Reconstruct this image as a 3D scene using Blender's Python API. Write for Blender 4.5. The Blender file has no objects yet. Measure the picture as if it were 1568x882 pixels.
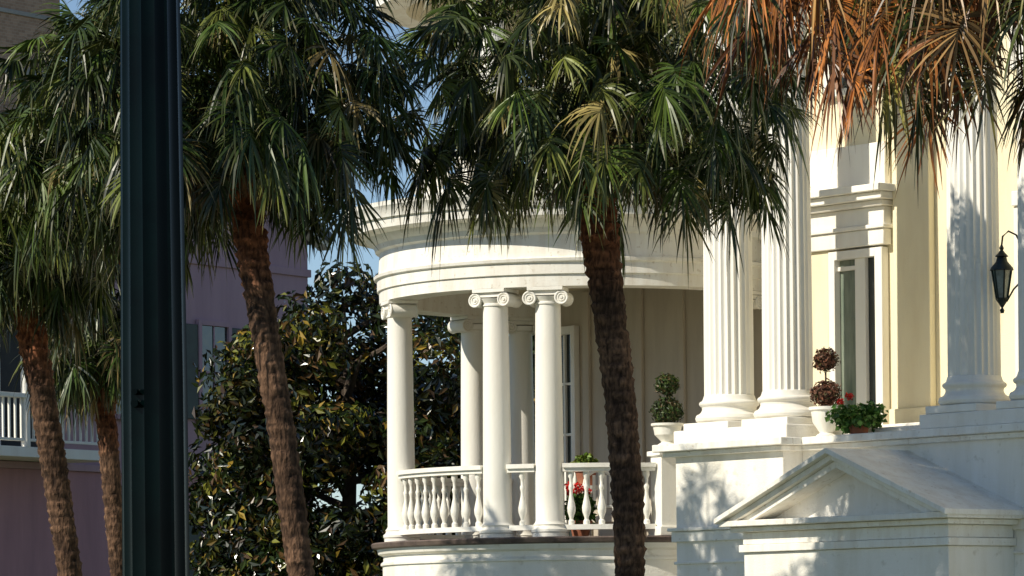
import bpy, bmesh, math, random
import numpy as np
from mathutils import Vector, Matrix
R=math.radians
random.seed(4); rng=np.random.default_rng(7)
scene=bpy.context.scene
col=scene.collection
scene.view_settings.view_transform='Standard'
try: scene.view_settings.look='None'
except Exception: pass
scene.view_settings.exposure=0

# ------------------------------------------------------------------ materials
def new_mat(name):
    m=bpy.data.materials.new(name); m.use_nodes=True
    nt=m.node_tree; b=nt.nodes['Principled BSDF']
    return m,nt,b
def surf(name,c1,c2,scale=2.0,rough=0.6,bump=0.1,bscale=40,streak=False,spec=0.4,c3=None,metal=0.0):
    m,nt,b=new_mat(name); N=nt.nodes; L=nt.links
    tc=N.new('ShaderNodeTexCoord'); mp=N.new('ShaderNodeMapping'); L.new(tc.outputs['Object'],mp.inputs[0])
    if streak: mp.inputs['Scale'].default_value=(2.2,2.2,0.35)
    n=N.new('ShaderNodeTexNoise'); n.inputs['Scale'].default_value=scale; n.inputs['Detail'].default_value=4; n.inputs['Roughness'].default_value=0.65
    L.new(mp.outputs[0],n.inputs['Vector'])
    cr=N.new('ShaderNodeValToRGB'); L.new(n.outputs['Fac'],cr.inputs[0])
    cr.color_ramp.elements[0].position=0.32; cr.color_ramp.elements[0].color=(*c2,1)
    cr.color_ramp.elements[1].position=0.58; cr.color_ramp.elements[1].color=(*c1,1)
    out=cr.outputs[0]
    if c3:
        n3=N.new('ShaderNodeTexNoise'); n3.inputs['Scale'].default_value=scale*7; n3.inputs['Detail'].default_value=3
        L.new(tc.outputs['Object'],n3.inputs['Vector'])
        r3=N.new('ShaderNodeValToRGB'); r3.color_ramp.elements[0].position=0.62; r3.color_ramp.elements[0].color=(0,0,0,1)
        r3.color_ramp.elements[1].position=0.75; r3.color_ramp.elements[1].color=(1,1,1,1)
        L.new(n3.outputs['Fac'],r3.inputs[0])
        mx=N.new('ShaderNodeMixRGB'); L.new(r3.outputs[0],mx.inputs[0]); L.new(out,mx.inputs[1]); mx.inputs[2].default_value=(*c3,1)
        out=mx.outputs[0]
    L.new(out,b.inputs['Base Color'])
    b.inputs['Roughness'].default_value=rough; b.inputs['Metallic'].default_value=metal
    b.inputs['Specular IOR Level'].default_value=spec
    if bump:
        nb=N.new('ShaderNodeTexNoise'); nb.inputs['Scale'].default_value=bscale; nb.inputs['Detail'].default_value=1
        L.new(tc.outputs['Object'],nb.inputs['Vector'])
        bp=N.new('ShaderNodeBump'); bp.inputs['Strength'].default_value=bump; bp.inputs['Distance'].default_value=0.02
        L.new(nb.outputs['Fac'],bp.inputs['Height']); L.new(bp.outputs[0],b.inputs['Normal'])
    return m
def leafmat(name,rough=0.38,transl=0.2,spec=0.5):
    m,nt,b=new_mat(name); N=nt.nodes; L=nt.links
    a=N.new('ShaderNodeAttribute'); a.attribute_name='Col'
    L.new(a.outputs['Color'],b.inputs['Base Color']); b.inputs['Roughness'].default_value=rough
    b.inputs['Specular IOR Level'].default_value=spec
    return m
WHITE=surf('white_paint',(0.88,0.86,0.79),(0.82,0.78,0.70),1.6,0.5,0.10,30,True,0.3)
TRIM=surf('weathered_white_trim',(0.88,0.86,0.79),(0.77,0.72,0.63),2.2,0.6,0.12,35,True,0.3,(0.64,0.58,0.48))
CREAM=surf('cream_stucco',(0.86,0.78,0.56),(0.79,0.70,0.49),1.3,0.75,0.2,60,True,0.2)
SHADE=surf('porch_wall_shaded',(0.54,0.48,0.39),(0.47,0.41,0.33),1.5,0.7,0.1,50,True,0.2)  # wall colour darkened to grey-beige, porch shade put into it
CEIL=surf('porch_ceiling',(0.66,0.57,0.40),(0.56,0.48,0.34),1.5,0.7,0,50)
PLINTH=surf('podium_stucco',(0.88,0.85,0.78),(0.79,0.75,0.66),1.1,0.8,0.25,45,True,0.2,(0.70,0.66,0.57))
FLOOR=surf('porch_floor',(0.16,0.12,0.10),(0.05,0.035,0.035),3,0.7,0.2,30)
PINK=surf('pink_stucco',(0.48,0.32,0.36),(0.41,0.27,0.31),0.8,0.8,0.2,40,True,0.2)
PINKL=surf('pink_stucco_lower',(0.50,0.28,0.31),(0.41,0.23,0.26),0.8,0.8,0.2,40,True,0.2)
SLATE=surf('slate_roof',(0.14,0.16,0.19),(0.08,0.09,0.11),3,0.6,0.4,20)
DARK=surf('dark_interior',(0.02,0.02,0.02),(0.01,0.01,0.012),3,0.6,0,20)
SHUT=surf('dark_green_shutter',(0.03,0.05,0.04),(0.02,0.03,0.025),5,0.5,0.1,40)
ASPH=surf('asphalt',(0.06,0.06,0.06),(0.04,0.04,0.045),1,0.85,0.4,60)
CONC=surf('concrete',(0.38,0.36,0.32),(0.28,0.27,0.24),1,0.85,0.3,40)
GRASS=surf('grass_ground',(0.07,0.10,0.035),(0.12,0.11,0.06),0.5,0.9,0.5,30)
LAMP=surf('lamp_post_paint',(0.0006,0.0040,0.0040),(0.0004,0.0018,0.002),6,0.22,0,30,False,0.09)
BRONZE=surf('lantern_bronze',(0.02,0.035,0.03),(0.01,0.015,0.012),8,0.4,0.2,60,False,0.5,None,0.4)
TERRA=surf('terracotta',(0.35,0.13,0.07),(0.25,0.09,0.05),5,0.8,0.2,40)
BARK=surf('bark',(0.10,0.075,0.055),(0.05,0.035,0.028),6,0.9,0.8,30)
CURTAIN=surf('curtain_reflection_glass',(0.26,0.30,0.24),(0.10,0.14,0.11),2,0.12,0.0,30,True,0.7)  # pale grey-green reflection painted into the pane colour, together with the curtain
def palm_bark():
    m,nt,b=new_mat('palm_bark'); N=nt.nodes; L=nt.links
    tc=N.new('ShaderNodeTexCoord'); a=N.new('ShaderNodeAttribute'); a.attribute_name='Col'
    mp=N.new('ShaderNodeMapping'); mp.inputs['Scale'].default_value=(9,9,3.0); L.new(tc.outputs['Object'],mp.inputs[0])
    n=N.new('ShaderNodeTexNoise'); n.inputs['Scale'].default_value=3.0; n.inputs['Detail'].default_value=5; L.new(mp.outputs[0],n.inputs['Vector'])
    cr=N.new('ShaderNodeValToRGB'); cr.color_ramp.elements[0].position=0.35; cr.color_ramp.elements[0].color=(0.40,0.36,0.34,1)
    cr.color_ramp.elements[1].position=0.65; cr.color_ramp.elements[1].color=(1.5,1.35,1.2,1); L.new(n.outputs['Fac'],cr.inputs[0])
    mx=N.new('ShaderNodeMixRGB'); mx.blend_type='MULTIPLY'; mx.inputs[0].default_value=1
    L.new(a.outputs['Color'],mx.inputs[1]); L.new(cr.outputs[0],mx.inputs[2]); L.new(mx.outputs[0],b.inputs['Base Color'])
    b.inputs['Roughness'].default_value=0.9; b.inputs['Specular IOR Level'].default_value=0.2
    bp=N.new('ShaderNodeBump'); bp.inputs['Strength'].default_value=1.0; bp.inputs['Distance'].default_value=0.04
    L.new(n.outputs['Fac'],bp.inputs['Height']); L.new(bp.outputs[0],b.inputs['Normal'])
    return m
PBARK=palm_bark()
def brick():
    m,nt,b=new_mat('brown_brick'); N=nt.nodes; L=nt.links
    tc=N.new('ShaderNodeTexCoord'); mp=N.new('ShaderNodeMapping'); mp.inputs['Rotation'].default_value=(R(90),0,0); L.new(tc.outputs['Object'],mp.inputs[0])
    t=N.new('ShaderNodeTexBrick'); t.inputs['Scale'].default_value=4.5
    t.inputs['Color1'].default_value=(0.48,0.31,0.20,1); t.inputs['Color2'].default_value=(0.34,0.21,0.13,1); t.inputs['Mortar'].default_value=(0.48,0.40,0.31,1)
    t.inputs['Mortar Size'].default_value=0.012
    L.new(mp.outputs[0],t.inputs['Vector']); L.new(t.outputs[0],b.inputs['Base Color']); b.inputs['Roughness'].default_value=0.9
    return m
BRICK=brick()
def glass():
    m,nt,b=new_mat('window_glass'); b.inputs['Base Color'].default_value=(0.03,0.04,0.04,1)
    b.inputs['Roughness'].default_value=0.06; b.inputs['Specular IOR Level'].default_value=0.8
    N=nt.nodes; L=nt.links; tc=N.new('ShaderNodeTexCoord'); n=N.new('ShaderNodeTexNoise'); n.inputs['Scale'].default_value=3
    L.new(tc.outputs['Object'],n.inputs['Vector']); bp=N.new('ShaderNodeBump'); bp.inputs['Strength'].default_value=0.15; bp.inputs['Distance'].default_value=0.02
    L.new(n.outputs['Fac'],bp.inputs['Height']); L.new(bp.outputs[0],b.inputs['Normal'])
    return m
GLASS=glass()
FROND=leafmat('palm_frond',0.38,0,0.38)
LEAF=leafmat('magnolia_leaf',0.24,0,0.6)
LEAF2=leafmat('shrub_leaf',0.5,0,0.3)

# ------------------------------------------------------------------ mesh helper
class M:
    def __init__(s): s.v=[]; s.f=[]
    def add(s,v,f):
        o=len(s.v); s.v+= [tuple(p) for p in v]; s.f+=[tuple(i+o for i in q) for q in f]; return s
    def box(s,x0,x1,y0,y1,z0,z1):
        return s.add([(x0,y0,z0),(x1,y0,z0),(x1,y1,z0),(x0,y1,z0),(x0,y0,z1),(x1,y0,z1),(x1,y1,z1),(x0,y1,z1)],
              [(0,3,2,1),(4,5,6,7),(0,1,5,4),(1,2,6,5),(2,3,7,6),(3,0,4,7)])
    def rbox(s,c,size,rot):
        cx,cy,cz=c; a,b_,h=size[0]/2,size[1]/2,size[2]/2; ca,sa=math.cos(rot),math.sin(rot); vs=[]
        for dz in(-h,h):
            for dx,dy in((-a,-b_),(a,-b_),(a,b_),(-a,b_)):
                vs.append((cx+dx*ca-dy*sa,cy+dx*sa+dy*ca,cz+dz))
        return s.add(vs,[(0,3,2,1),(4,5,6,7),(0,1,5,4),(1,2,6,5),(2,3,7,6),(3,0,4,7)])
    def lathe(s,prof,cx=0,cy=0,seg=32,z0=0,closed=False,cap=True,rf=None):
        vs=[];fs=[];n=len(prof)
        for (r,z) in prof:
            for j in range(seg):
                a=2*math.pi*j/seg; rr=r*(rf(a) if rf else 1)
                vs.append((cx+rr*math.cos(a),cy+rr*math.sin(a),z0+z))
        for i in range(n if closed else n-1):
            i2=(i+1)%n
            for j in range(seg):
                j2=(j+1)%seg; fs.append((i*seg+j,i*seg+j2,i2*seg+j2,i2*seg+j))
        if cap and not closed:
            fs.append(tuple(reversed(range(seg)))); fs.append(tuple((n-1)*seg+j for j in range(seg)))
        return s.add(vs,fs)
    def prism(s,poly,y0,y1):   # poly in xz
        n=len(poly); vs=[(x,y0,z) for x,z in poly]+[(x,y1,z) for x,z in poly]
        fs=[tuple(range(n)),tuple(reversed(range(n,2*n)))]+[(i,(i+1)%n+0,(i+1)%n+n,i+n) for i in range(n)]
        return s.add(vs,fs)
    def cyl(s,p,d,r,h,seg=16,r2=None):
        d=Vector(d).normalized(); t=d.orthogonal().normalized(); b_=d.cross(t); p=Vector(p); vs=[]
        for k,rr in((0,r),(1,r if r2 is None else r2)):
            for j in range(seg):
                a=2*math.pi*j/seg; vs.append(p+d*h*k+t*math.cos(a)*rr+b_*math.sin(a)*rr)
        fs=[(j,(j+1)%seg,(j+1)%seg+seg,j+seg) for j in range(seg)]+[tuple(reversed(range(seg))),tuple(range(seg,2*seg))]
        return s.add(vs,fs)
    def torus(s,p,d,r,r2,seg=18,seg2=6):
        d=Vector(d).normalized(); t=d.orthogonal().normalized(); b_=d.cross(t); p=Vector(p); vs=[];fs=[]
        for i in range(seg):
            a=2*math.pi*i/seg; e=t*math.cos(a)+b_*math.sin(a)
            for j in range(seg2):
                c=2*math.pi*j/seg2; vs.append(p+e*(r+r2*math.cos(c))+d*r2*math.sin(c))
        for i in range(seg):
            for j in range(seg2):
                fs.append((i*seg2+j,((i+1)%seg)*seg2+j,((i+1)%seg)*seg2+(j+1)%seg2,i*seg2+(j+1)%seg2))
        return s.add(vs,fs)
    def tube(s,pts,rad,seg=8):
        vs=[];fs=[];n=len(pts)
        for i in range(n):
            p=Vector(pts[i]); d=(Vector(pts[min(i+1,n-1)])-Vector(pts[max(i-1,0)])).normalized()
            t=d.cross(Vector((0.13,1,0.07))).normalized(); b_=d.cross(t)
            for j in range(seg):
                a=2*math.pi*j/seg; vs.append(p+(t*math.cos(a)+b_*math.sin(a))*rad[i])
        for i in range(n-1):
            for j in range(seg): fs.append((i*seg+j,i*seg+(j+1)%seg,(i+1)*seg+(j+1)%seg,(i+1)*seg+j))
        fs.append(tuple(reversed(range(seg)))); fs.append(tuple((n-1)*seg+j for j in range(seg)))
        return s.add(vs,fs)
    def obj(s,name,mat,parent=None,bevel=0,ang=32):
        me=bpy.data.meshes.new(name); me.from_pydata(s.v,[],s.f); 
        bm=bmesh.new(); bm.from_mesh(me); bmesh.ops.recalc_face_normals(bm,faces=bm.faces); bm.to_mesh(me); bm.free()
        me.shade_smooth(); me.set_sharp_from_angle(angle=R(ang))
        o=bpy.data.objects.new(name,me); col.objects.link(o); me.materials.append(mat)
        if parent: o.parent=parent
        if bevel:
            b=o.modifiers.new('bevel','BEVEL'); b.width=bevel; b.segments=2; b.limit_method='ANGLE'; b.angle_limit=R(40)
        return o
def empty(name,loc=(0,0,0),rz=0):
    e=bpy.data.objects.new(name,None); e.location=loc; e.rotation_euler=(0,0,rz); col.objects.link(e); return e
def quadmesh(name,V,F,C,mat,parent,smooth=False):
    me=bpy.data.meshes.new(name)
    me.vertices.add(len(V)); me.vertices.foreach_set('co',V.astype(np.float32).ravel())
    me.loops.add(F.size); me.loops.foreach_set('vertex_index',F.astype(np.int32).ravel())
    me.polygons.add(len(F)); me.polygons.foreach_set('loop_start',np.arange(0,F.size,4,dtype=np.int32))
    me.update(calc_edges=True); me.validate()
    at=me.color_attributes.new('Col','FLOAT_COLOR','POINT')
    c4=np.ones((len(V),4),np.float32); c4[:,:3]=C; at.data.foreach_set('color',c4.ravel())
    if smooth: me.shade_smooth()
    else: me.shade_flat()
    me.materials.append(mat); o=bpy.data.objects.new(name,me); col.objects.link(o)
    if parent: o.parent=parent
    return o

# ------------------------------------------------------------------ the mansion (local x along the front, local y into the house)
H=empty('mansion',(2.86,56.87,0),R(-50))
WY=2.2
M().box(-6.07,12,WY,14,0,12.6).obj('walls',CREAM,H)
M().box(-6.3,12.2,WY-0.35,14.2,12.6,13.2).obj('roof_cornice',TRIM,H,0.02)
M().prism([(-6.2,13.2),(12.1,13.2),(9,15.5),(-3,15.5)],WY-0.2,14).obj('roof',SLATE,H)
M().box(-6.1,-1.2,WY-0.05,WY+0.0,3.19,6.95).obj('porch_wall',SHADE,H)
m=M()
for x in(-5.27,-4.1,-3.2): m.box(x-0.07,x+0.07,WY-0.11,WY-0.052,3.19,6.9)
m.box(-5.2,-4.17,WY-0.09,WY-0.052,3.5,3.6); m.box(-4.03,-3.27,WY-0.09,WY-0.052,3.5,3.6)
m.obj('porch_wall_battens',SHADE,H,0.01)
M().box(-5.93,-5.55,WY-0.07,WY-0.053,3.25,6.3).obj('porch_door_glass',GLASS,H)
m=M().box(-6.02,-5.93,WY-0.16,WY-0.054,3.2,6.42).box(-5.55,-5.46,WY-0.16,WY-0.054,3.2,6.42).box(-5.93,-5.55,WY-0.16,WY-0.054,6.3,6.42).box(-5.76,-5.72,WY-0.12,WY-0.072,3.25,6.3)
for z in(4.0,4.8,5.55): m.box(-5.93,-5.55,WY-0.11,WY-0.073,z,z+0.04)
m.obj('porch_door_frame',WHITE,H,0.006)

# front door with surround
M().box(0.0,0.40,WY-0.03,WY-0.012,4.6,6.95).obj('front_door_curtain_reflection_glass',CURTAIN,H)
M().box(0.40,0.78,WY-0.03,WY-0.012,4.6,6.95).obj('front_door_glass',GLASS,H)
m=M().box(-0.12,0.0,WY-0.14,WY-0.005,4.5,7.07).box(0.78,0.92,WY-0.14,WY-0.005,4.5,7.07).box(0.0,0.78,WY-0.14,WY-0.005,6.95,7.07)
m.box(0.36,0.56,WY-0.10,WY-0.031,4.6,6.95).box(0.0,0.36,WY-0.08,WY-0.032,6.8,6.86)
m.box(0.0,0.36,WY-0.08,WY-0.032,4.6,4.8)
m.obj('front_door_frame',WHITE,H,0.008)
M().box(-0.55,-0.16,WY-0.10,WY-0.004,4.5,7.1).obj('front_door_pilaster',CREAM,H,0.01)
m=M().box(-1.6,0.98,WY-0.16,WY-0.003,7.1,7.32).box(-1.6,1.02,WY-0.20,WY-0.002,7.323,7.38).box(-1.6,0.98,WY-0.15,WY-0.001,7.383,7.62)
m.box(-1.6,1.04,WY-0.24,WY-0.002,7.623,7.70).box(-1.6,1.12,WY-0.34,WY-0.003,7.703,7.80).box(-1.6,1.18,WY-0.42,WY-0.004,7.803,7.90).box(-1.6,0.98,WY-0.12,WY-0.005,7.903,8.5)
m.obj('front_door_entablature',WHITE,H,0.012)
m=M().box(1.12,1.80,WY-0.12,WY-0.004,4.55,12.4).box(1.06,1.86,WY-0.17,WY-0.003,4.5,4.85).box(2.55,2.80,WY-0.12,WY-0.004,4.55,12.4)
m.obj('wall_pilasters',CREAM,H,0.012)
m=M().box(3.35,3.5,WY-0.12,WY-0.004,4.5,7.4).box(4.3,4.45,WY-0.12,WY-0.004,4.5,7.4).box(3.35,4.45,WY-0.16,WY-0.003,7.403,7.6)
m.obj('side_window_frame',WHITE,H,0.01)
M().box(3.5,4.3,WY-0.03,WY-0.012,4.6,7.4).obj('side_window_glass',GLASS,H)
m=M(); g=M()
for x in(0.4,3.9,7.5):
    g.box(x-0.45,x+0.45,WY-0.03,WY-0.012,9.3,11.2); m.box(x-0.6,x-0.45,WY-0.12,WY-0.005,9.2,11.35).box(x+0.45,x+0.6,WY-0.12,WY-0.005,9.2,11.35).box(x-0.45,x+0.45,WY-0.12,WY-0.005,11.2,11.35).box(x-0.45,x+0.45,WY-0.12,WY-0.005,9.2,9.3).box(x-0.45,x+0.45,WY-0.08,WY-0.032,10.2,10.26)
g.obj('upper_window_glass',GLASS,H); m.obj('upper_window_frames',WHITE,H,0.01)

# podium
M().box(-0.35,1.73,-0.6,WY-0.01,0,4.23).box(1.73,12,-0.25,WY-0.02,0,4.22).box(-1.9,-0.35,0.9,WY-0.03,0,4.2).obj('podium',PLINTH,H,0.012)
m=M().box(-0.58,1.93,-0.82,WY-0.04,4.27,4.37).box(-0.48,1.83,-0.72,WY-0.05,4.20,4.268)
m.box(1.935,12,-0.45,WY-0.06,4.272,4.372).box(1.835,12,-0.36,WY-0.07,4.20,4.27)
m.box(-0.40,1.78,-0.65,-0.5,3.06,3.20).box(1.785,12,-0.30,-0.2,3.06,3.20)
m.box(-0.44,1.82,-0.69,-0.5,3.203,3.25).box(1.825,12,-0.34,-0.2,3.203,3.25)
m.box(-0.38,1.76,-0.63,-0.5,2.76,2.80).box(1.765,12,-0.28,-0.2,2.76,2.80)
m.obj('podium_mouldings',TRIM,H,0.012)
m=M().box(-0.5,1.70,-0.5,0.55,4.374,4.56).box(4.02,6.3,-0.4,0.55,4.374,4.56).box(1.9,4.0,0.1,WY-0.1,4.374,4.47).box(8.0,10,-0.4,0.55,4.374,4.56).box(-0.5,6.2,0.56,WY-0.08,4.374,4.54)
m.obj('column_plinth_course',PLINTH,H,0.015)
def flute(a):
    f=(a*24/(2*math.pi))%1.0
    return 1-0.08*max(0,math.sin(math.pi*min(max((f-0.10)/0.80,0),1)))**0.7
cols=M(); bases=M(); caps=M()
for x in(0.02,1.16,4.56,5.78,8.6,9.7):
    pf=[]
    for i in range(13):
        t=i/12; pf.append((0.335*(1-0.13*t**1.6),5.03+t*6.2))
    cols.lathe(pf,x,0.05,144,0,rf=flute)
    bases.box(x-0.44,x+0.44,0.05-0.44,0.05+0.44,4.563,4.66)
    bases.lathe([(0.40,4.66),(0.445,4.68),(0.46,4.72),(0.445,4.765),(0.41,4.78),(0.385,4.80),(0.365,4.84),(0.37,4.875),(0.395,4.89),(0.41,4.915),(0.40,4.94),(0.37,4.955),(0.355,4.98),(0.34,5.03)],x,0.05,48)
    caps.lathe([(0.29,11.23),(0.33,11.3),(0.31,11.4),(0.42,11.65),(0.5,11.8)],x,0.05,24); caps.box(x-0.48,x+0.48,-0.43,0.53,11.8,11.9)
    for dx in(-1,1):
        for yy in(-0.4,0.3): caps.cyl((x+dx*0.38,yy,11.68),(0,1,0),0.14,0.2)
cols.obj('giant_columns',WHITE,H,0,50); bases.obj('giant_column_bases',WHITE,H,0.01); caps.obj('giant_column_capitals',WHITE,H)
M().box(-0.6,12,-0.4,WY,11.95,12.5).box(-0.7,12.1,-0.6,WY,12.503,12.9).box(-0.9,12.2,-0.8,WY,12.903,13.1).obj('portico_entablature',TRIM,H,0.02)

# pedimented garden entrance
x0,xa,x1=1.6,3.67,5.74; zb,za=3.30,4.13
m=M().box(1.85,5.5,-1.42,-0.25,0,2.86); m.obj('entrance_block',PLINTH,H,0.01)
m=M().box(1.80,5.55,-1.47,-0.26,2.863,2.96).box(1.84,5.51,-1.43,-0.27,2.963,3.12).box(1.72,5.62,-1.54,-0.28,3.123,3.19).box(x0+0.02,x1-0.02,-1.66,-0.29,3.193,3.27)
m.obj('entrance_entablature',TRIM,H,0.01)
m=M()
slp=(za-zb)/(xa-x0)
for sg,xe in((-1,x0),(1,x1)):
    m.prism([(xe,zb),(xa,za),(xa,za-0.07),(xe,zb-0.07)],-1.72,-0.24)
def rake2(t0,t1,yf):
    for sg in(-1,1):
        zc=3.272
        xo=xa+sg*((za-t0)-zc)/slp; xi=xa+sg*((za-t1)-zc)/slp
        m.prism([(xo,zc),(xa,za-t0),(xa,za-t1),(xi,zc)],yf,-0.30)
rake2(0.072,0.15,-1.62); rake2(0.152,0.25,-1.54)
m.obj('pediment_rakes',TRIM,H,0.008)
zt=za-0.24; hw=(zt-3.271)/slp
M().prism([(xa-hw,3.271),(xa+hw,3.271),(xa,zt)],-1.22,-0.31).obj('pediment_tympanum',PLINTH,H)
# ---- round porch
PC=(-4.31,1.285)
def g2l(a):
    gx,gy=-math.sin(R(a)),-math.cos(R(a)); return (gx*0.643-gy*0.766, gx*0.766+gy*0.643)
ent=[(2.55,6.63),(2.98,6.63),(2.98,6.79),(3.01,6.80),(3.01,6.95),(3.05,6.97),(3.06,7.01),(2.99,7.04),(2.97,7.34),(3.03,7.37),(3.05,7.44),(3.13,7.50),(3.16,7.54),(3.38,7.57),(3.40,7.68),(3.44,7.70),(3.46,7.78),(3.52,7.85),(3.53,7.91),(3.3,7.95),(2.55,7.97)]
M().lathe(ent,PC[0],PC[1],144,0,closed=True).obj('porch_entablature',TRIM,H,0,28)
ent2=[(r,z+4.22) for r,z in ent]
M().lathe(ent2,PC[0],PC[1],144,0,closed=True).obj('upper_porch_entablature',TRIM,H,0,28)
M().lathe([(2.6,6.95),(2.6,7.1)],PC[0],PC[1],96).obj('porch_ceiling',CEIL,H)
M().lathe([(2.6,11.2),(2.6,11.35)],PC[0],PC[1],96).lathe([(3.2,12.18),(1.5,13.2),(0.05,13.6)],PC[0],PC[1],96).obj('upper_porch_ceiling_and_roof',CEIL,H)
M().lathe([(2.9,3.05),(3.12,3.12),(3.14,3.17),(3.12,3.19)],PC[0],PC[1],128).obj('porch_floor',FLOOR,H)
M().lathe([(2.97,0),(2.97,2.86),(3.0,2.87),(3.0,2.90),(2.96,2.93),(2.96,3.0),(3.03,3.03),(3.06,3.12)],PC[0],PC[1],128).obj('porch_base',PLINTH,H)
pc=M(); pcap=M()
def pcolumn(a,z0,z1,rc=2.76):
    o=g2l(a); x,y=PC[0]+o[0]*rc,PC[1]+o[1]*rc; rot=math.atan2(o[1],o[0])
    h=z1-z0
    pf=[(0.25,0.0),(0.25,0.05),(0.265,0.07),(0.265,0.10),(0.235,0.125),(0.225,0.15),(0.235,0.17),(0.215,0.19),(0.2,0.22)]
    pf+=[(0.2*(1-0.13*(t/8)**1.6),0.22+(h-0.22-0.24)*t/8) for t in range(1,9)]
    pf+=[(0.19,h-0.235),(0.19,h-0.215),(0.175,h-0.21),(0.175,h-0.2),(0.22,h-0.13)]
    pc.lathe(pf,x,y,40,z0)
    ov=Vector((o[0],o[1],0)); tv=Vector((-o[1],o[0],0)); c=Vector((x,y,z1))
    pcap.rbox((x,y,z1-0.028),(0.44,0.50,0.05),rot)
    pcap.rbox((x,y,z1-0.085),(0.36,0.42,0.06),rot)
    for sg in(-1,1):
        p=c+tv*sg*0.225+Vector((0,0,-0.155))
        pcap.cyl(p-ov*0.185,ov,0.09,0.37,20)
        for s2 in(-1,1):
            q=p+ov*s2*0.187
            pcap.torus(q,ov,0.085,0.016,20); pcap.torus(q+Vector((0,0,0.004)),ov,0.048,0.012,16); pcap.cyl(q-ov*0.01,ov,0.022,0.025,10)
for a in(75.5,28,12,143,160,-50):
    pcolumn(a,3.195,6.63)
for a in(28,12,143,-50): pcolumn(a,7.98,10.85)
pc.obj('porch_columns',WHITE,H); pcap.obj('porch_capitals',WHITE,H,0.004)
bprof=[(0.045,0.0),(0.045,0.05),(0.028,0.07),(0.032,0.10),(0.058,0.17),(0.062,0.23),(0.045,0.31),(0.026,0.40),(0.024,0.46),(0.036,0.50),(0.036,0.52),(0.022,0.55),(0.026,0.62),(0.045,0.66),(0.045,0.72)]
bal=M(); rail=M()
def arc_rail(a0,a1,z0,rc,w,h,prof=None):
    n=max(2,int(abs(a1-a0)/2.5)); 
    for i in range(n):
        pts=[]
        for a in(a0+(a1-a0)*i/n,a0+(a1-a0)*(i+1)/n):
            o=g2l(a)
            for r_ in(rc-w/2,rc+w/2): pts.append((PC[0]+o[0]*r_,PC[1]+o[1]*r_))
        vs=[(p[0],p[1],z) for z in(z0,z0+h) for p in pts]
        rail.add(vs,[(0,1,3,2),(4,6,7,5),(0,4,5,1),(2,3,7,6),(0,2,6,4),(1,5,7,3)])
def balustrade(a0,a1,zf,rc=2.78,h=1.0):
    arc_rail(a0,a1,zf+0.10,rc,0.15,0.07); arc_rail(a0,a1,zf+h-0.13,rc,0.15,0.05); arc_rail(a0,a1,zf+h-0.078,rc,0.22,0.06)
    L_=abs(a1-a0)*math.pi/180*rc; n=int(L_/0.2)
    for i in range(n):
        a=a0+(a1-a0)*(i+0.5)/n; o=g2l(a)
        bal.lathe([(r,z*(h-0.3)/0.72) for r,z in bprof],PC[0]+o[0]*rc,PC[1]+o[1]*rc,12,zf+0.17)
for a0,a1 in((139,79.5),(71.5,32),(24,16),(8,-18),(-26,-46),(156,147)): balustrade(a0,a1,3.19,2.78,1.03)
balustrade(140,-46,7.97,2.4,0.7)
bal.obj('balusters',WHITE,H); rail.obj('balustrade_rails',WHITE,H)
o=g2l(-22); px_,py_=PC[0]+o[0]*2.82,PC[1]+o[1]*2.82; rt=math.atan2(o[1],o[0])
M().rbox((px_,py_,3.75),(0.36,0.36,1.1),rt).rbox((px_,py_,4.33),(0.44,0.44,0.07),rt).rbox((px_,py_,3.26),(0.42,0.42,0.13),rt).rbox((px_,py_,4.395),(0.3,0.3,0.06),rt).obj('porch_pier',WHITE,H,0.01)

# ------------------------------------------------------------------ leaves utility
def leaves(P,Nrm,size,ar,colr,rng,droop=0.0):
    n=len(P)
    d=rng.normal(size=(n,3)); d-= (d*Nrm).sum(1)[:,None]*Nrm*0.75; d[:,2]-=droop; d/=np.linalg.norm(d,axis=1)[:,None]
    nn=Nrm+rng.normal(size=(n,3))*0.55; w=np.cross(d,nn); w/=np.linalg.norm(w,axis=1)[:,None]+1e-6
    up=np.cross(w,d)
    L=size*rng.uniform(0.7,1.3,n)[:,None]; W=L*ar
    p0=P; p1=P+d*L*0.5+w*W*0.5+up*W*0.2; p2=P+d*L-up*L*0.12; p3=P+d*L*0.5-w*W*0.5+up*W*0.2
    V=np.stack([p0,p1,p2,p3],1).reshape(-1,3); F=np.arange(4*n).reshape(n,4); C=np.repeat(colr,4,0)
    return V,F,C
def ball_points(n,c,r,rng,shell=0.35):
    d=rng.normal(size=(n,3)); d/=np.linalg.norm(d,axis=1)[:,None]
    rad=(1-shell*rng.random(n)**1.5)[:,None]
    return np.array(c)+d*rad*np.array(r),d
def pick(cols,probs,n,rng,jit=0.25):
    c=np.array(cols)[rng.choice(len(cols),n,p=probs)]
    return c*rng.uniform(1-jit,1+jit,(n,1))

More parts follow.
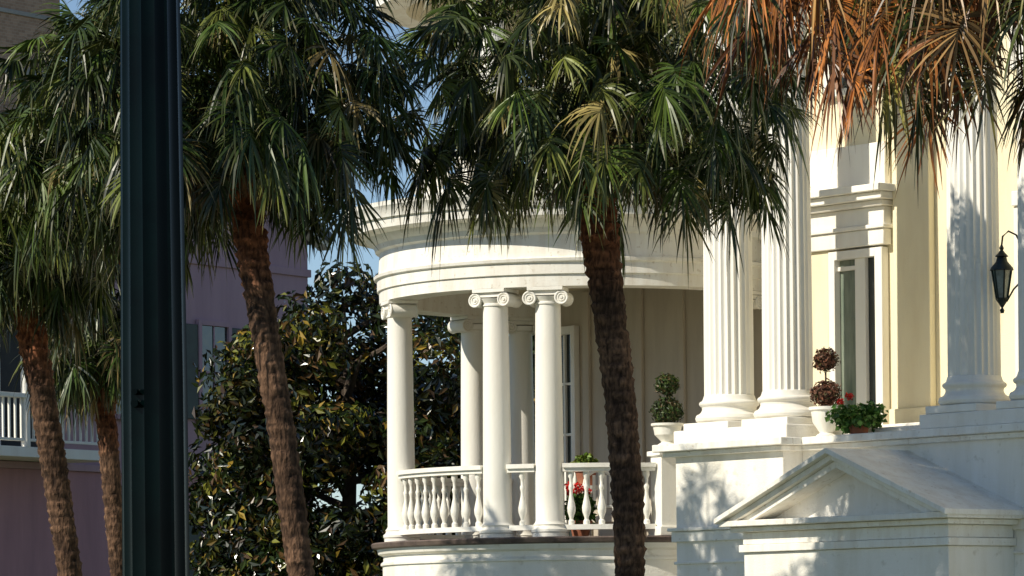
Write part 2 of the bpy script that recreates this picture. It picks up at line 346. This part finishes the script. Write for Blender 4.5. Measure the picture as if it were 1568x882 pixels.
# ------------------------------------------------------------------ palms (cabbage palmetto: costapalmate fans on arching petioles)
TERRA_B=surf('leaf_boot_fibre',(0.22,0.10,0.055),(0.09,0.045,0.03),12,0.9,0.6,40)
def palm(path,rad,crown,Rc,nf,pal,seed,segs=38,segw=0.028,dead=8,orange=None,elmin=-38,Lb0=0.48,gr=(0.2,0.7),ztop=0.0,lean=None):
    rg=np.random.default_rng(seed)
    T=empty('palm_tree',path[0])
    off=np.array(path[0])
    pts=np.array([*path,crown],float)-off
    seglen=np.r_[0,np.cumsum(np.linalg.norm(np.diff(pts,axis=0),axis=1))]; tot=seglen[-1]; nr=int(tot/0.035)
    s=np.linspace(0,tot,nr)
    X=np.stack([np.interp(s,seglen,pts[:,k]) for k in range(3)],1)
    for _ in range(60): X[1:-1]=0.25*X[:-2]+0.5*X[1:-1]+0.25*X[2:]
    K=28; th=np.linspace(0,2*math.pi,K,endpoint=False)
    r0=np.interp(s/tot,[0,0.08,0.5,0.8,1.0],[rad*1.25,rad*1.0,rad*0.92,rad*1.08,rad*0.9])
    top=np.clip((s/tot-0.70)/0.14,0,1)
    sw=s+0.03*np.sin(s*7.3)+0.02*np.sin(s*2.9+seed)
    ring=(sw/0.13)%1.0
    per=rg.uniform(-1,1,(nr,K)); per=(per+np.roll(per,1,1)+np.roll(per,1,0))/3
    rr=r0[:,None]*(1+0.11*(ring[:,None]-0.5)*(1+0.5*np.sin(th*3+s[:,None]*5))+0.13*per*(1+1.5*top[:,None])+0.025*np.sin(s*2.1)[:,None])
    V=X[:,None,:]+np.stack([rr*np.cos(th),rr*np.sin(th),np.zeros_like(rr)],2)
    i,j=np.meshgrid(np.arange(nr-1),np.arange(K),indexing='ij'); j2=(j+1)%K
    F=np.stack([i*K+j,i*K+j2,(i+1)*K+j2,(i+1)*K+j],2).reshape(-1,4)
    base=np.array([0.120,0.075,0.050]); topc=np.array([0.27,0.09,0.037])
    blot=(0.85+0.3*np.sin(s*1.7+seed)*np.sin(s*4.1))[:,None,None]
    C=(base*(1-top[:,None,None])+topc*top[:,None,None])*(0.6+0.65*ring[:,None,None])*(1+0.8*per[:,:,None])*blot
    quadmesh('trunk',V.reshape(-1,3),F,C.reshape(-1,3),PBARK,T,True)
    c=np.array(crown)-off
    Vs=[];Fs=[];Cs=[];o=0
    cols,probs=pal
    for k in range(nf+dead):
        isdead=k>=nf
        az=(k*2.39996+rg.uniform(-0.3,0.3))
        q=min((k+0.5)/nf,1)
        el=R(88-(88-elmin)*q**0.8)+rg.uniform(-0.2,0.2) if not isdead else R(rg.uniform(-70,-30))
        Lb=Lb0*rg.uniform(0.75,1.2)
        layer=rg.choice([1.0,0.86,0.66,0.44,0.25],p=[0.34,0.25,0.20,0.13,0.08])
        Lp=max(0.2,(Rc-Lb0*0.8)*layer*rg.uniform(0.88,1.08))
        if isdead: Lp*=0.45; Lb*=0.85
        p=c+np.array([0,0,0.25-0.45*q+ztop]); e=el; pp=[p.copy()]; nst=5
        dr=rg.uniform(0.5,1.0)
        for i_ in range(nst):
            e=max(e-dr*((i_+1)/nst)*max(0.12,math.cos(e))*0.17,R(-85))
            t=np.array([math.cos(e)*math.cos(az),math.cos(e)*math.sin(az),math.sin(e)*(0.8 if e<0 else 1)])
            p=p+t*Lp/nst; pp.append(p.copy())
        e2=max(e-rg.uniform(0.0,1.0),R(-75)); az2=az+rg.uniform(-0.35,0.35); t=np.array([math.cos(e2)*math.cos(az2),math.cos(e2)*math.sin(az2),math.sin(e2)])
        pp=np.array(pp)
        sd=np.array([-math.sin(az2),math.cos(az2),0.0])
        n=np.cross(sd,t); n/=np.linalg.norm(n)
        if n[2]<0: n=-n
        roll=rg.uniform(-0.9,0.9); s_=sd*math.cos(roll)+n*math.sin(roll); n2=np.cross(t,s_); n=n2 if np.dot(n2,n)>0 else -n2
        fc=np.array(cols[rg.choice(len(cols),p=probs)])*rg.uniform(0.5,1.5)
        od=0
        if orange is not None:
            od=max(0,np.dot([math.cos(az),math.sin(az)],orange))
            if rg.random()<(od**2.4)*(0.8 if el<R(15) else 0.2): fc=np.array([0.33,0.12,0.028])*rg.uniform(0.3,1.3)
            elif el<R(-5) and rg.random()<0.3: fc=np.array([0.20,0.12,0.045])*rg.uniform(0.4,1.3)
        if isdead: fc=np.array([0.19,0.115,0.06])*rg.uniform(0.5,1.4)
        wv=sd*0.014; PV=np.concatenate([pp-wv,pp+wv],1).reshape(-1,3)
        a=np.arange(nst)*2; PF=np.stack([a,a+1,a+3,a+2],1)+o
        Vs.append(PV);Fs.append(PF);Cs.append(np.tile(fc*1.2+np.array([0.02,0.022,0.0]),(len(PV),1))); o+=len(PV)
        ns=segs; am=R(rg.uniform(110,160)); al=np.linspace(-am,am,ns)+rg.normal(0,0.05,ns)
        fold=rg.uniform(0.2,1.1)
        d=np.cos(al)[:,None]*t+np.sin(al)[:,None]*s_-n*(fold*np.abs(np.sin(al)))[:,None]+rg.normal(0,0.10,(ns,3))
        d/=np.linalg.norm(d,axis=1)[:,None]
        org=pp[-1]+ (t-np.array([0,0,0.2]))*(0.34*Lb*(1-np.abs(al)/am))[:,None]
        LL=Lb*(0.66+0.34*np.cos(al*0.7))*rg.uniform(0.72,1.18,ns)
        g=rg.uniform(*gr)*(1 if not isdead else 1.4)*rg.uniform(0.5,1.5,ns)
        S=np.array([0,0.28,0.58,0.82,1.0]); WW=np.array([0.3,1.0,0.95,0.55,0.08])*segw
        tw=np.where(np.arange(ns)%2==0,1,-1)*0.55+rg.normal(0,0.35,ns)
        wd=np.cross(d,n); wd/=np.linalg.norm(wd,axis=1)[:,None]+1e-6
        wd=wd*np.cos(tw)[:,None]+n*np.sin(tw)[:,None]
        P=org[:,None,:]+d[:,None,:]*(LL[:,None]*(S-0.22*g[:,None]*S**3))[:,:,None]
        P[:,:,2]-=(LL*g)[:,None]*S**2.4
        P+= (rg.normal(0,0.05,(ns,1,3))*Lb)*(S**2)[None,:,None]
        w_=wd[:,None,:]*WW[None,:,None]*0.5
        BV=np.stack([P-w_,P+w_],2).reshape(-1,3)
        n6=len(S); ii,jj=np.meshgrid(np.arange(ns),np.arange(n6-1),indexing='ij')
        b0=(ii*n6+jj)*2; BF=np.stack([b0,b0+1,b0+3,b0+2],2).reshape(-1,4)+o
        jit=rg.uniform(0.4,1.7,(ns,1,1)); tip=np.clip((S-0.72)/0.28,0,1)[None,:,None]*rg.uniform(0.0,0.7,(ns,1,1))
        tc_=np.array([0.22,0.17,0.07]) if od<0.3 else np.array([0.30,0.13,0.04])
        CC=fc[None,None,:]*jit; CC=CC*(1-tip)+tc_*tip
        CC=np.repeat(np.broadcast_to(CC,(ns,n6,3)),2,1).reshape(-1,3)
        Vs.append(BV);Fs.append(BF);Cs.append(CC); o+=len(BV)
    quadmesh('crown',np.concatenate(Vs),np.concatenate(Fs),np.concatenate(Cs),FROND,T)
    bm_=M()
    for k in range(40):
        az=k*2.39996; zz=0.1-0.035*k; q=np.array([math.cos(az),math.sin(az),0])
        fr=np.interp(c[2]+zz,X[:,2],np.arange(nr)); cx=X[int(fr)]; p0=np.array([cx[0],cx[1],c[2]+zz])
        p1=p0+q*rad*0.9; p2=p0+q*(rad*1.2)+np.array([0,0,0.14]); p3=p0+q*(rad*1.5+rg.uniform(0,0.1))+np.array([0,0,0.28+rg.uniform(-0.05,0.12)])
        bm_.tube([p1,p2,p3],[0.045,0.034,0.018],5)
    bm_.obj('leaf_boots',TERRA_B,T)
    return T
GREEN=([(0.032,0.052,0.008),(0.052,0.080,0.012),(0.11,0.125,0.024),(0.048,0.066,0.016),(0.19,0.15,0.05)],[0.32,0.29,0.19,0.12,0.08])
DKGREEN=([(0.020,0.036,0.006),(0.034,0.057,0.010),(0.080,0.095,0.018),(0.14,0.105,0.035)],[0.38,0.35,0.20,0.07])
palm([(1.42,50,0),(1.37,50,2.6),(1.34,50,3.6),(1.26,50,4.7),(1.12,50,5.9),(1.02,50,6.9)],0.195,(0.98,50,8.22),2.68,470,GREEN,11,dead=5,elmin=-22)
palm([(-2.2,48,0),(-2.42,48,2.5),(-2.6,48,4.0),(-2.82,48,5.4),(-2.98,48,6.5)],0.165,(-3.12,48,7.95),2.2,390,DKGREEN,12,dead=12,elmin=-32)
palm([(-4.4,52,0),(-4.42,52,3.0),(-4.5,52,5.0),(-4.65,52,6.5)],0.15,(-4.82,52,7.9),1.85,260,GREEN,13,dead=10,elmin=-45)
palm([(-5.35,54,0),(-5.66,54,2.6),(-5.88,54,4.2),(-6.1,54,5.6)],0.17,(-6.35,54,7.1),1.7,230,DKGREEN,14,dead=18,elmin=-42)
palm([(-5.5,60,0),(-5.6,60,2.7),(-5.75,60,4.8)],0.135,(-5.9,60,6.3),1.25,115,DKGREEN,15,dead=14,elmin=-50,Lb0=0.46)
ORG=([(0.040,0.060,0.010),(0.085,0.11,0.020),(0.16,0.15,0.035),(0.24,0.13,0.035)],[0.44,0.33,0.15,0.08])
palm([(3.95,28,0),(3.9,28,2.6),(3.85,28,4.4)],0.17,(3.60,28,6.62),2.42,540,ORG,16,segs=38,segw=0.019,dead=0,orange=np.array([-1.0,-0.05]),elmin=-31,Lb0=0.44)

# ------------------------------------------------------------------ magnolia
T=empty('magnolia_tree',(-2.8,70.5,0))
Pl=[];Nl=[];Cl=[]
rg=np.random.default_rng(5)
clumps=[]
for k in range(120):
    d=rg.normal(size=3); d/=np.linalg.norm(d); 
    rr=rg.uniform(0.55,1.0)
    cpos=np.array([d[0]*2.6*rr, d[1]*2.2*rr, 4.2+d[2]*4.0*rr])
    clumps.append((cpos,rg.uniform(0.45,0.85)))
for k in range(30): clumps.append((np.array([rg.uniform(-2.6,3.4),rg.uniform(-1.5,1.5),rg.uniform(1.0,5.6)]),rg.uniform(0.55,0.85)))
for cpos,r_ in clumps:
    n=360; P,N_=ball_points(n,cpos,(r_,r_,r_*0.75),rg,0.6)
    Pl.append(P);Nl.append(N_); f=rg.uniform(0.3,1.2)
    yel=rg.random()<0.28
    pr=[0.5,0.25,0.09,0.13,0.03] if not yel else [0.25,0.2,0.3,0.15,0.10]
    Cl.append(pick([(0.012,0.022,0.004),(0.026,0.042,0.008),(0.14,0.14,0.018),(0.10,0.055,0.018),(0.30,0.20,0.03)],pr,n,rg)*f)
P=np.concatenate(Pl);N_=np.concatenate(Nl);C=np.concatenate(Cl)
V,F,C=leaves(P,N_,0.19,0.42,C,rg,0.3); quadmesh('crown',V,F,C,LEAF,T)
m=M().tube([(0,0,0),(0.05,0,1.2),(0.0,0.1,3),(0.1,0,5),(0,0,7.4)],[0.26,0.2,0.15,0.1,0.03],12)
for k in range(30):
    a=k*2.4; z=1.4+k*0.19; l=2.2*(1-abs(z-4)/6)
    m.tube([(0,0,z),(math.cos(a)*l*0.5,math.sin(a)*l*0.5,z+0.3),(math.cos(a)*l,math.sin(a)*l,z+0.7)],[0.07,0.045,0.015],6)
m.obj('trunk_and_limbs',BARK,T)
T2=empty('background_trees',(3,96,0)); Pl=[];Nl=[];Cl=[]
for k in range(110):
    if k<70: cpos=np.array([rg.uniform(-13,9),rg.uniform(-3,3),rg.uniform(0.5,7.2)])
    else: cpos=np.array([rg.uniform(-4.6,2),rg.uniform(-3,3),rg.uniform(3.5,9.6)])
    n=200; r_=rg.uniform(0.9,1.6)
    P,N_=ball_points(n,cpos,(r_,r_,r_*0.8),rg,0.6); Pl.append(P);Nl.append(N_); Cl.append(pick([(0.02,0.035,0.01),(0.04,0.06,0.016)],[0.6,0.4],n,rg)*rg.uniform(0.5,1.2))
V,F,C=leaves(np.concatenate(Pl),np.concatenate(Nl),0.4,0.5,np.concatenate(Cl),rg,0.2); quadmesh('foliage',V,F,C,LEAF2,T2)

# ------------------------------------------------------------------ pink house
K=empty('pink_house',(-9.5,75,0),math.atan2(0.84,0.543))
M().prism([(-2,0),(10.1,0),(10.1,9.9),(5.0,12.4),(-2,9.2)],0,12).obj('walls',PINK,K)
M().box(-2.02,10.12,-0.03,0.1,0,5.0).obj('lower_wall',PINKL,K)
M().box(-2.05,10.16,-0.10,0.1,5.003,5.13).box(-2.05,10.16,-0.05,0.1,9.05,9.2).obj('string_courses',PINK,K,0.01)
m=M().prism([(10.45,9.73),(10.45,9.93),(5.0,12.62),(5.0,12.42)],-0.35,12.3).prism([(5.0,12.42),(5.0,12.62),(-2.4,9.25),(-2.4,9.05)],-0.35,12.3); m.obj('roof',SLATE,K)
M().prism([(10.48,9.60),(10.48,9.72),(5.0,12.41),(5.0,12.27)],-0.28,-0.002).obj('bargeboard',WHITE,K)
def pwin(x,z0,z1,w=0.85):
    M().box(x-w/2,x+w/2,-0.035,-0.004,z0,z1).obj('window_glass',GLASS,K)
    m=M().box(x-w/2-0.1,x-w/2,-0.09,-0.003,z0-0.1,z1+0.1).box(x+w/2,x+w/2+0.1,-0.09,-0.003,z0-0.1,z1+0.1).box(x-w/2,x+w/2,-0.09,-0.003,z1,z1+0.1).box(x-w/2,x+w/2,-0.12,-0.003,z0-0.1,z0).box(x-w/2,x+w/2,-0.06,-0.036,(z0+z1)/2-0.03,(z0+z1)/2+0.03).box(x-0.02,x+0.02,-0.055,-0.037,z0,z1)
    m.obj('window_frame',PINK,K,0.006)
    m=M().box(x-w/2-0.52,x-w/2-0.11,-0.07,-0.004,z0,z1).box(x+w/2+0.11,x+w/2+0.52,-0.07,-0.004,z0,z1); m.obj('window_shutters',SHUT,K,0.006)
pwin(6.95,6.1,7.9); pwin(4.3,6.1,7.9); pwin(6.95,2.6,4.3,0.8)
M().box(-0.9,1.9,-0.03,-0.004,5.3,7.7).obj('balcony_door_shade_panel',DARK,K)  # flat dark panel: shade of the recess and glass doors put into its colour
m=M().box(-1.6,2.5,-1.1,-0.003,5.14,5.32).box(-1.6,2.5,-1.1,-0.95,6.18,6.26).box(-1.6,2.5,-1.06,-1.0,5.42,5.47).box(-1.6,2.5,-1.15,-0.003,7.9,8.2)
m.box(2.42,2.5,-0.95,-0.003,6.18,6.26)
for x in(-1.5,0.1,1.0,2.42): m.lathe([(0.085,5.32),(0.075,7.9)],x,-1.03,14)
for i in range(24): m.box(-1.5+i*0.165-0.02,-1.5+i*0.165+0.02,-1.05,-1.01,5.47,6.18)
for z in(0,1): m.box(-0.95+2.85*z,-0.85+2.85*z,-0.08,-0.003,5.3,7.8)
m.box(0.5,0.58,-0.07,-0.031,5.3,7.7)
m.obj('balcony',WHITE,K,0.006)
m=M().box(0.9,2.95,0.4,2.0,9.2,14.6).box(-1.0,0.9,0.7,2.0,9.2,13.4); m.obj('chimney',BRICK,K)
M().box(0.84,3.01,0.34,2.06,12.15,12.3).box(0.86,2.99,0.36,2.04,13.25,13.33).box(0.82,3.03,0.32,2.08,14.6,14.8).box(-1.04,0.84,0.66,2.04,13.4,13.5).obj('chimney_bands',CONC,K,0.01)

# ------------------------------------------------------------------ street lamp
S=empty('street_lamp',(-0.762,9.0,0))
def fl16(a):
    f=(a*14/(2*math.pi))%1.0; return 1-0.07*max(0,math.sin(math.pi*f))**0.8
m=M().lathe([(0.075,0.95),(0.072,1.6),(0.0705,2.2),(0.0645,2.9),(0.058,3.6)],0,0,168,0,rf=fl16)
m.obj('fluted_shaft',LAMP,S,0,60)
m=M().lathe([(0.21,0.13),(0.21,0.25),(0.19,0.29),(0.16,0.33),(0.15,0.55),(0.17,0.60),(0.15,0.66),(0.11,0.78),(0.095,0.88),(0.10,0.92),(0.08,0.96)],0,0,32)
m.lathe([(0.06,3.6),(0.085,3.63),(0.085,3.68),(0.05,3.72),(0.05,3.8),(0.13,3.86)],0,0,24)
m.obj('base_and_collar',LAMP,S)
M().lathe([(0.10,3.86),(0.19,4.05),(0.2,4.25),(0.15,4.45)],0,0,24).obj('globe',surf('frosted_glass',(0.75,0.75,0.7),(0.7,0.7,0.66),3,0.3,0.02),S)
M().lathe([(0.2,4.45),(0.17,4.52),(0.07,4.62),(0.03,4.68),(0.04,4.74),(0.005,4.85)],0,0,24).obj('cap',LAMP,S)
M().cyl((-0.035,-0.075,2.16),(0,1,0),0.006,0.03,10).cyl((-0.036,-0.075,2.135),(0,1,0),0.008,0.03,10).obj('bolts',LAMP,S)

# ------------------------------------------------------------------ lantern bracketed off the right-hand column
mat=Matrix.Translation((2.86,56.87,0))@Matrix.Rotation(R(-50),4,'Z')
W=empty('wall_lantern',(0,0,0))
W.location=mat@Vector((5.10,0.0,5.98)); W.rotation_euler=(0,0,R(-140)); W.scale=(1.04,1.0,0.96)
m=M(); 
for k in range(6):
    a=k*math.pi/3; ca,sa=math.cos(a),math.sin(a)
    m.tube([(0.07*ca,0.07*sa,-0.02),(0.125*ca,0.125*sa,0.36)],[0.011,0.011],5)
m.lathe([(0.075,-0.03),(0.08,0.0),(0.06,-0.0)],0,0,6).lathe([(0.02,-0.20),(0.03,-0.16),(0.012,-0.13),(0.035,-0.09),(0.075,-0.03)],0,0,12)
m.lathe([(0.15,0.36),(0.14,0.39),(0.075,0.47),(0.06,0.53),(0.085,0.54),(0.05,0.58),(0.02,0.62),(0.03,0.65),(0.008,0.70)],0,0,12)
m.tube([(0,0,0.68),(0,0.02,0.8),(0,0.12,0.86),(0,0.25,0.80),(0,0.34,0.66)],[0.012]*5,8); m.tube([(0,0.34,0.2),(0,0.2,0.1),(0,0.08,-0.05)],[0.012]*3,6)
m.rbox((0,0.345,0.45),(0.09,0.03,0.62),0)
m.obj('frame_and_bracket',BRONZE,W)
M().lathe([(0.062,-0.01),(0.115,0.355)],0,0,6).obj('panes',surf('lantern_pane',(0.20,0.26,0.24),(0.08,0.11,0.10),5,0.1,0,20,False,0.8),W)
M().lathe([(0.02,0.0),(0.02,0.14)],0,0,8).obj('candle',WHITE,W)

# ------------------------------------------------------------------ potted plants
def topiary(loc,z,balls,cols,probs,potw,poth):
    T=empty('topiary_plant',(loc[0],loc[1],z))
    rg=np.random.default_rng(int(loc[0]*100))
    m=M().lathe([(potw*0.30,0),(potw*0.32,0.03),(potw*0.2,0.06),(potw*0.25,0.09),(potw*0.42,poth*0.5),(potw*0.47,poth*0.85),(potw*0.54,poth*0.9),(potw*0.54,poth),(potw*0.44,poth),(potw*0.42,poth-0.04)],0,0,28)
    m.obj('urn',WHITE,T); M().lathe([(0.014,poth-0.05),(0.012,balls[-1][0])],0,0,8).obj('stem',BARK,T)
    Vs=[];Fs=[];Cs=[];o=0
    for zc,r_ in balls:
        n=1300; P,N_=ball_points(n,(0,0,zc),(r_*1.04,r_,r_*0.92),rg,0.5); P+=rg.normal(0,0.018,P.shape)
        V,F,C=leaves(P,N_,0.055,0.5,pick(cols,probs,n,rg,0.5),rg); Vs.append(V);Fs.append(F+o);Cs.append(C);o+=len(V)
    quadmesh('clipped_foliage',np.concatenate(Vs),np.concatenate(Fs),np.concatenate(Cs),LEAF2,T)
gp=mat@Vector((px_,py_,0))
topiary((gp.x,gp.y),4.425,[(0.49,0.20),(0.86,0.145)],[(0.03,0.055,0.015),(0.06,0.09,0.02),(0.10,0.07,0.03)],[0.5,0.3,0.2],0.42,0.32)
gp=mat@Vector((1.98,-0.05,0))
topiary((gp.x,gp.y),4.374,[(0.57,0.18),(1.02,0.14)],[(0.17,0.07,0.04),(0.10,0.05,0.03),(0.07,0.06,0.02)],[0.5,0.35,0.15],0.42,0.40)
def flowerpot(loc,z,r_,h,name,nflow,lc=((0.05,0.12,0.02),(0.10,0.19,0.04)),fcol=(0.65,0.02,0.015),low=0.22):
    T=empty(name,(loc[0],loc[1],z)); rg=np.random.default_rng(int(loc[1]*77)+3)
    M().lathe([(0.11,0),(0.15,0.2),(0.17,0.2),(0.17,0.24),(0.14,0.24)],0,0,24).obj('pot',TERRA,T)
    Pl=[];Nl=[]
    for k in range(18):
        a=k*2.4; q=math.sqrt((k+0.5)/18)*r_*0.75
        P,N_=ball_points(80,(math.cos(a)*q,math.sin(a)*q,low+h*0.5*rg.uniform(0.3,1.3)),(r_*0.33,r_*0.33,h*0.32),rg,0.6); Pl.append(P);Nl.append(N_*0.6+np.array([0,0,0.7]))
    P=np.concatenate(Pl);N_=np.concatenate(Nl)
    V,F,C=leaves(P,N_,0.075,0.9,pick(lc,[0.6,0.4],len(P),rg,0.45),rg)
    Vs=[V];Fs=[F];Cs=[C];o=len(V)
    for k in range(nflow):
        a=rg.uniform(2.4,4.2) if nflow<4 else rg.uniform(0,6.28); q=rg.uniform(0.3,0.85)*r_; P,N_=ball_points(60,(math.cos(a)*q,math.sin(a)*q,low+0.03+h*rg.uniform(0.8,1.15)),(0.05,0.05,0.04),rg,0.5)
        V,F,C=leaves(P,N_,0.035,0.8,pick([fcol],[1],60,rg,0.3),rg); Vs.append(V);Fs.append(F+o);Cs.append(C);o+=len(V)
    quadmesh('leaves_and_flowers',np.concatenate(Vs),np.concatenate(Fs),np.concatenate(Cs),LEAF2,T)
gp=mat@Vector((2.68,-0.14,0)); flowerpot((gp.x,gp.y),4.374,0.37,0.36,'geranium_plant',2,low=0.10,lc=((0.07,0.16,0.025),(0.14,0.25,0.05)))
def porch(a,r_):
    o=g2l(a); return mat@Vector((PC[0]+o[0]*r_,PC[1]+o[1]*r_,0))
gp=porch(4,2.1); flowerpot((gp.x,gp.y),3.19,0.2,0.45,'geranium_plant',7)
gp=porch(5,0.4); flowerpot((gp.x,gp.y),3.98,0.16,0.25,'potted_fern',0,lc=((0.12,0.2,0.03),(0.22,0.26,0.05)))
M().cyl((gp.x,gp.y,3.19),(0,0,1),0.03,0.75).cyl((gp.x,gp.y,3.19),(0,0,1),0.2,0.03).cyl((gp.x,gp.y,3.93),(0,0,1),0.25,0.05,24).obj('plant_stand',WHITE)
gp=porch(-6,1.7); Cc=empty('porch_chair',(gp.x,gp.y,3.19),R(10))
m=M().box(-0.24,0.24,-0.22,0.24,0.42,0.46)
for x in(-0.22,0.22):
    for y in(-0.2,0.22): m.cyl((x,y,0),(0,0,1),0.02,0.43 if y<0 else 0.75,8)
    m.box(x-0.025,x+0.025,-0.22,0.22,0.64,0.67); m.cyl((x,-0.2,0.43),(0,0,1),0.018,0.22,8)
arc=[(-0.22,0.23,0.7)]+[(0.22*math.cos(math.pi-t*math.pi/8),0.24,0.75+0.22*math.sin(t*math.pi/8)) for t in range(9)]+[(0.22,0.23,0.7)]
m.tube(arc,[0.025]*len(arc),8)
for i in range(5): m.box(-0.16+i*0.08-0.02,-0.16+i*0.08+0.02,0.225,0.245,0.46,0.9)
m.obj('frame',WHITE,Cc)

# ------------------------------------------------------------------ ground
def sheet(name,x0,x1,y0,y1,z,mat): M().add([(x0,y0,z),(x1,y0,z),(x1,y1,z),(x0,y1,z)],[(0,1,2,3)]).obj(name,mat)
sheet('ground',-600,600,-300,1500,0,GRASS)
sheet('road',-300,300,14,25,0.004,ASPH)
m=M()
for i in range(-30,30): m.add([(i*6,19.4,0.008),(i*6+3,19.4,0.008),(i*6+3,19.55,0.008),(i*6,19.55,0.008)],[(0,1,2,3)])
m.obj('road_marking',WHITE)
M().box(-300,300,7,13.8,-0.1,0.12).obj('pavement',CONC); M().box(-300,300,25.2,31,-0.1,0.12).obj('pavement',CONC)
M().box(-300,300,13.8,14,-0.1,0.125).obj('kerb',CONC); M().box(-300,300,25,25.2,-0.1,0.125).obj('kerb',CONC)

# ------------------------------------------------------------------ light and sky
az=R(240); el=R(36)
sv=Vector((math.sin(az)*math.cos(el),math.cos(az)*math.cos(el),math.sin(el)))
ld=bpy.data.lights.new('sun','SUN'); ld.energy=5.0; ld.angle=R(0.5); ld.color=(1.0,0.925,0.78)
lo=bpy.data.objects.new('sun',ld); lo.rotation_mode='QUATERNION'; lo.rotation_quaternion=sv.to_track_quat('Z','Y'); lo.location=(-20,0,30); col.objects.link(lo)
w=bpy.data.worlds.new('World'); scene.world=w; w.use_nodes=True
nt=w.node_tree; bg=nt.nodes['Background']; sk=nt.nodes.new('ShaderNodeTexSky'); sk.sky_type='NISHITA'; sk.sun_disc=False
sk.sun_elevation=el; sk.sun_rotation=az; sk.air_density=0.8; sk.dust_density=0.0; sk.ozone_density=2.5
nt.links.new(sk.outputs[0],bg.inputs[0]); bg.inputs[1].default_value=0.105
# ------------------------------------------------------------------ camera
cd=bpy.data.cameras.new('camera'); cd.sensor_width=36; cd.lens=148.8; cd.shift_y=0.3565; cd.shift_x=-0.0032; cd.clip_end=3000; cd.clip_start=0.1
co=bpy.data.objects.new('camera',cd); co.location=(0,0,1.6); co.rotation_euler=(R(90),R(0.6),0); col.objects.link(co); scene.camera=co
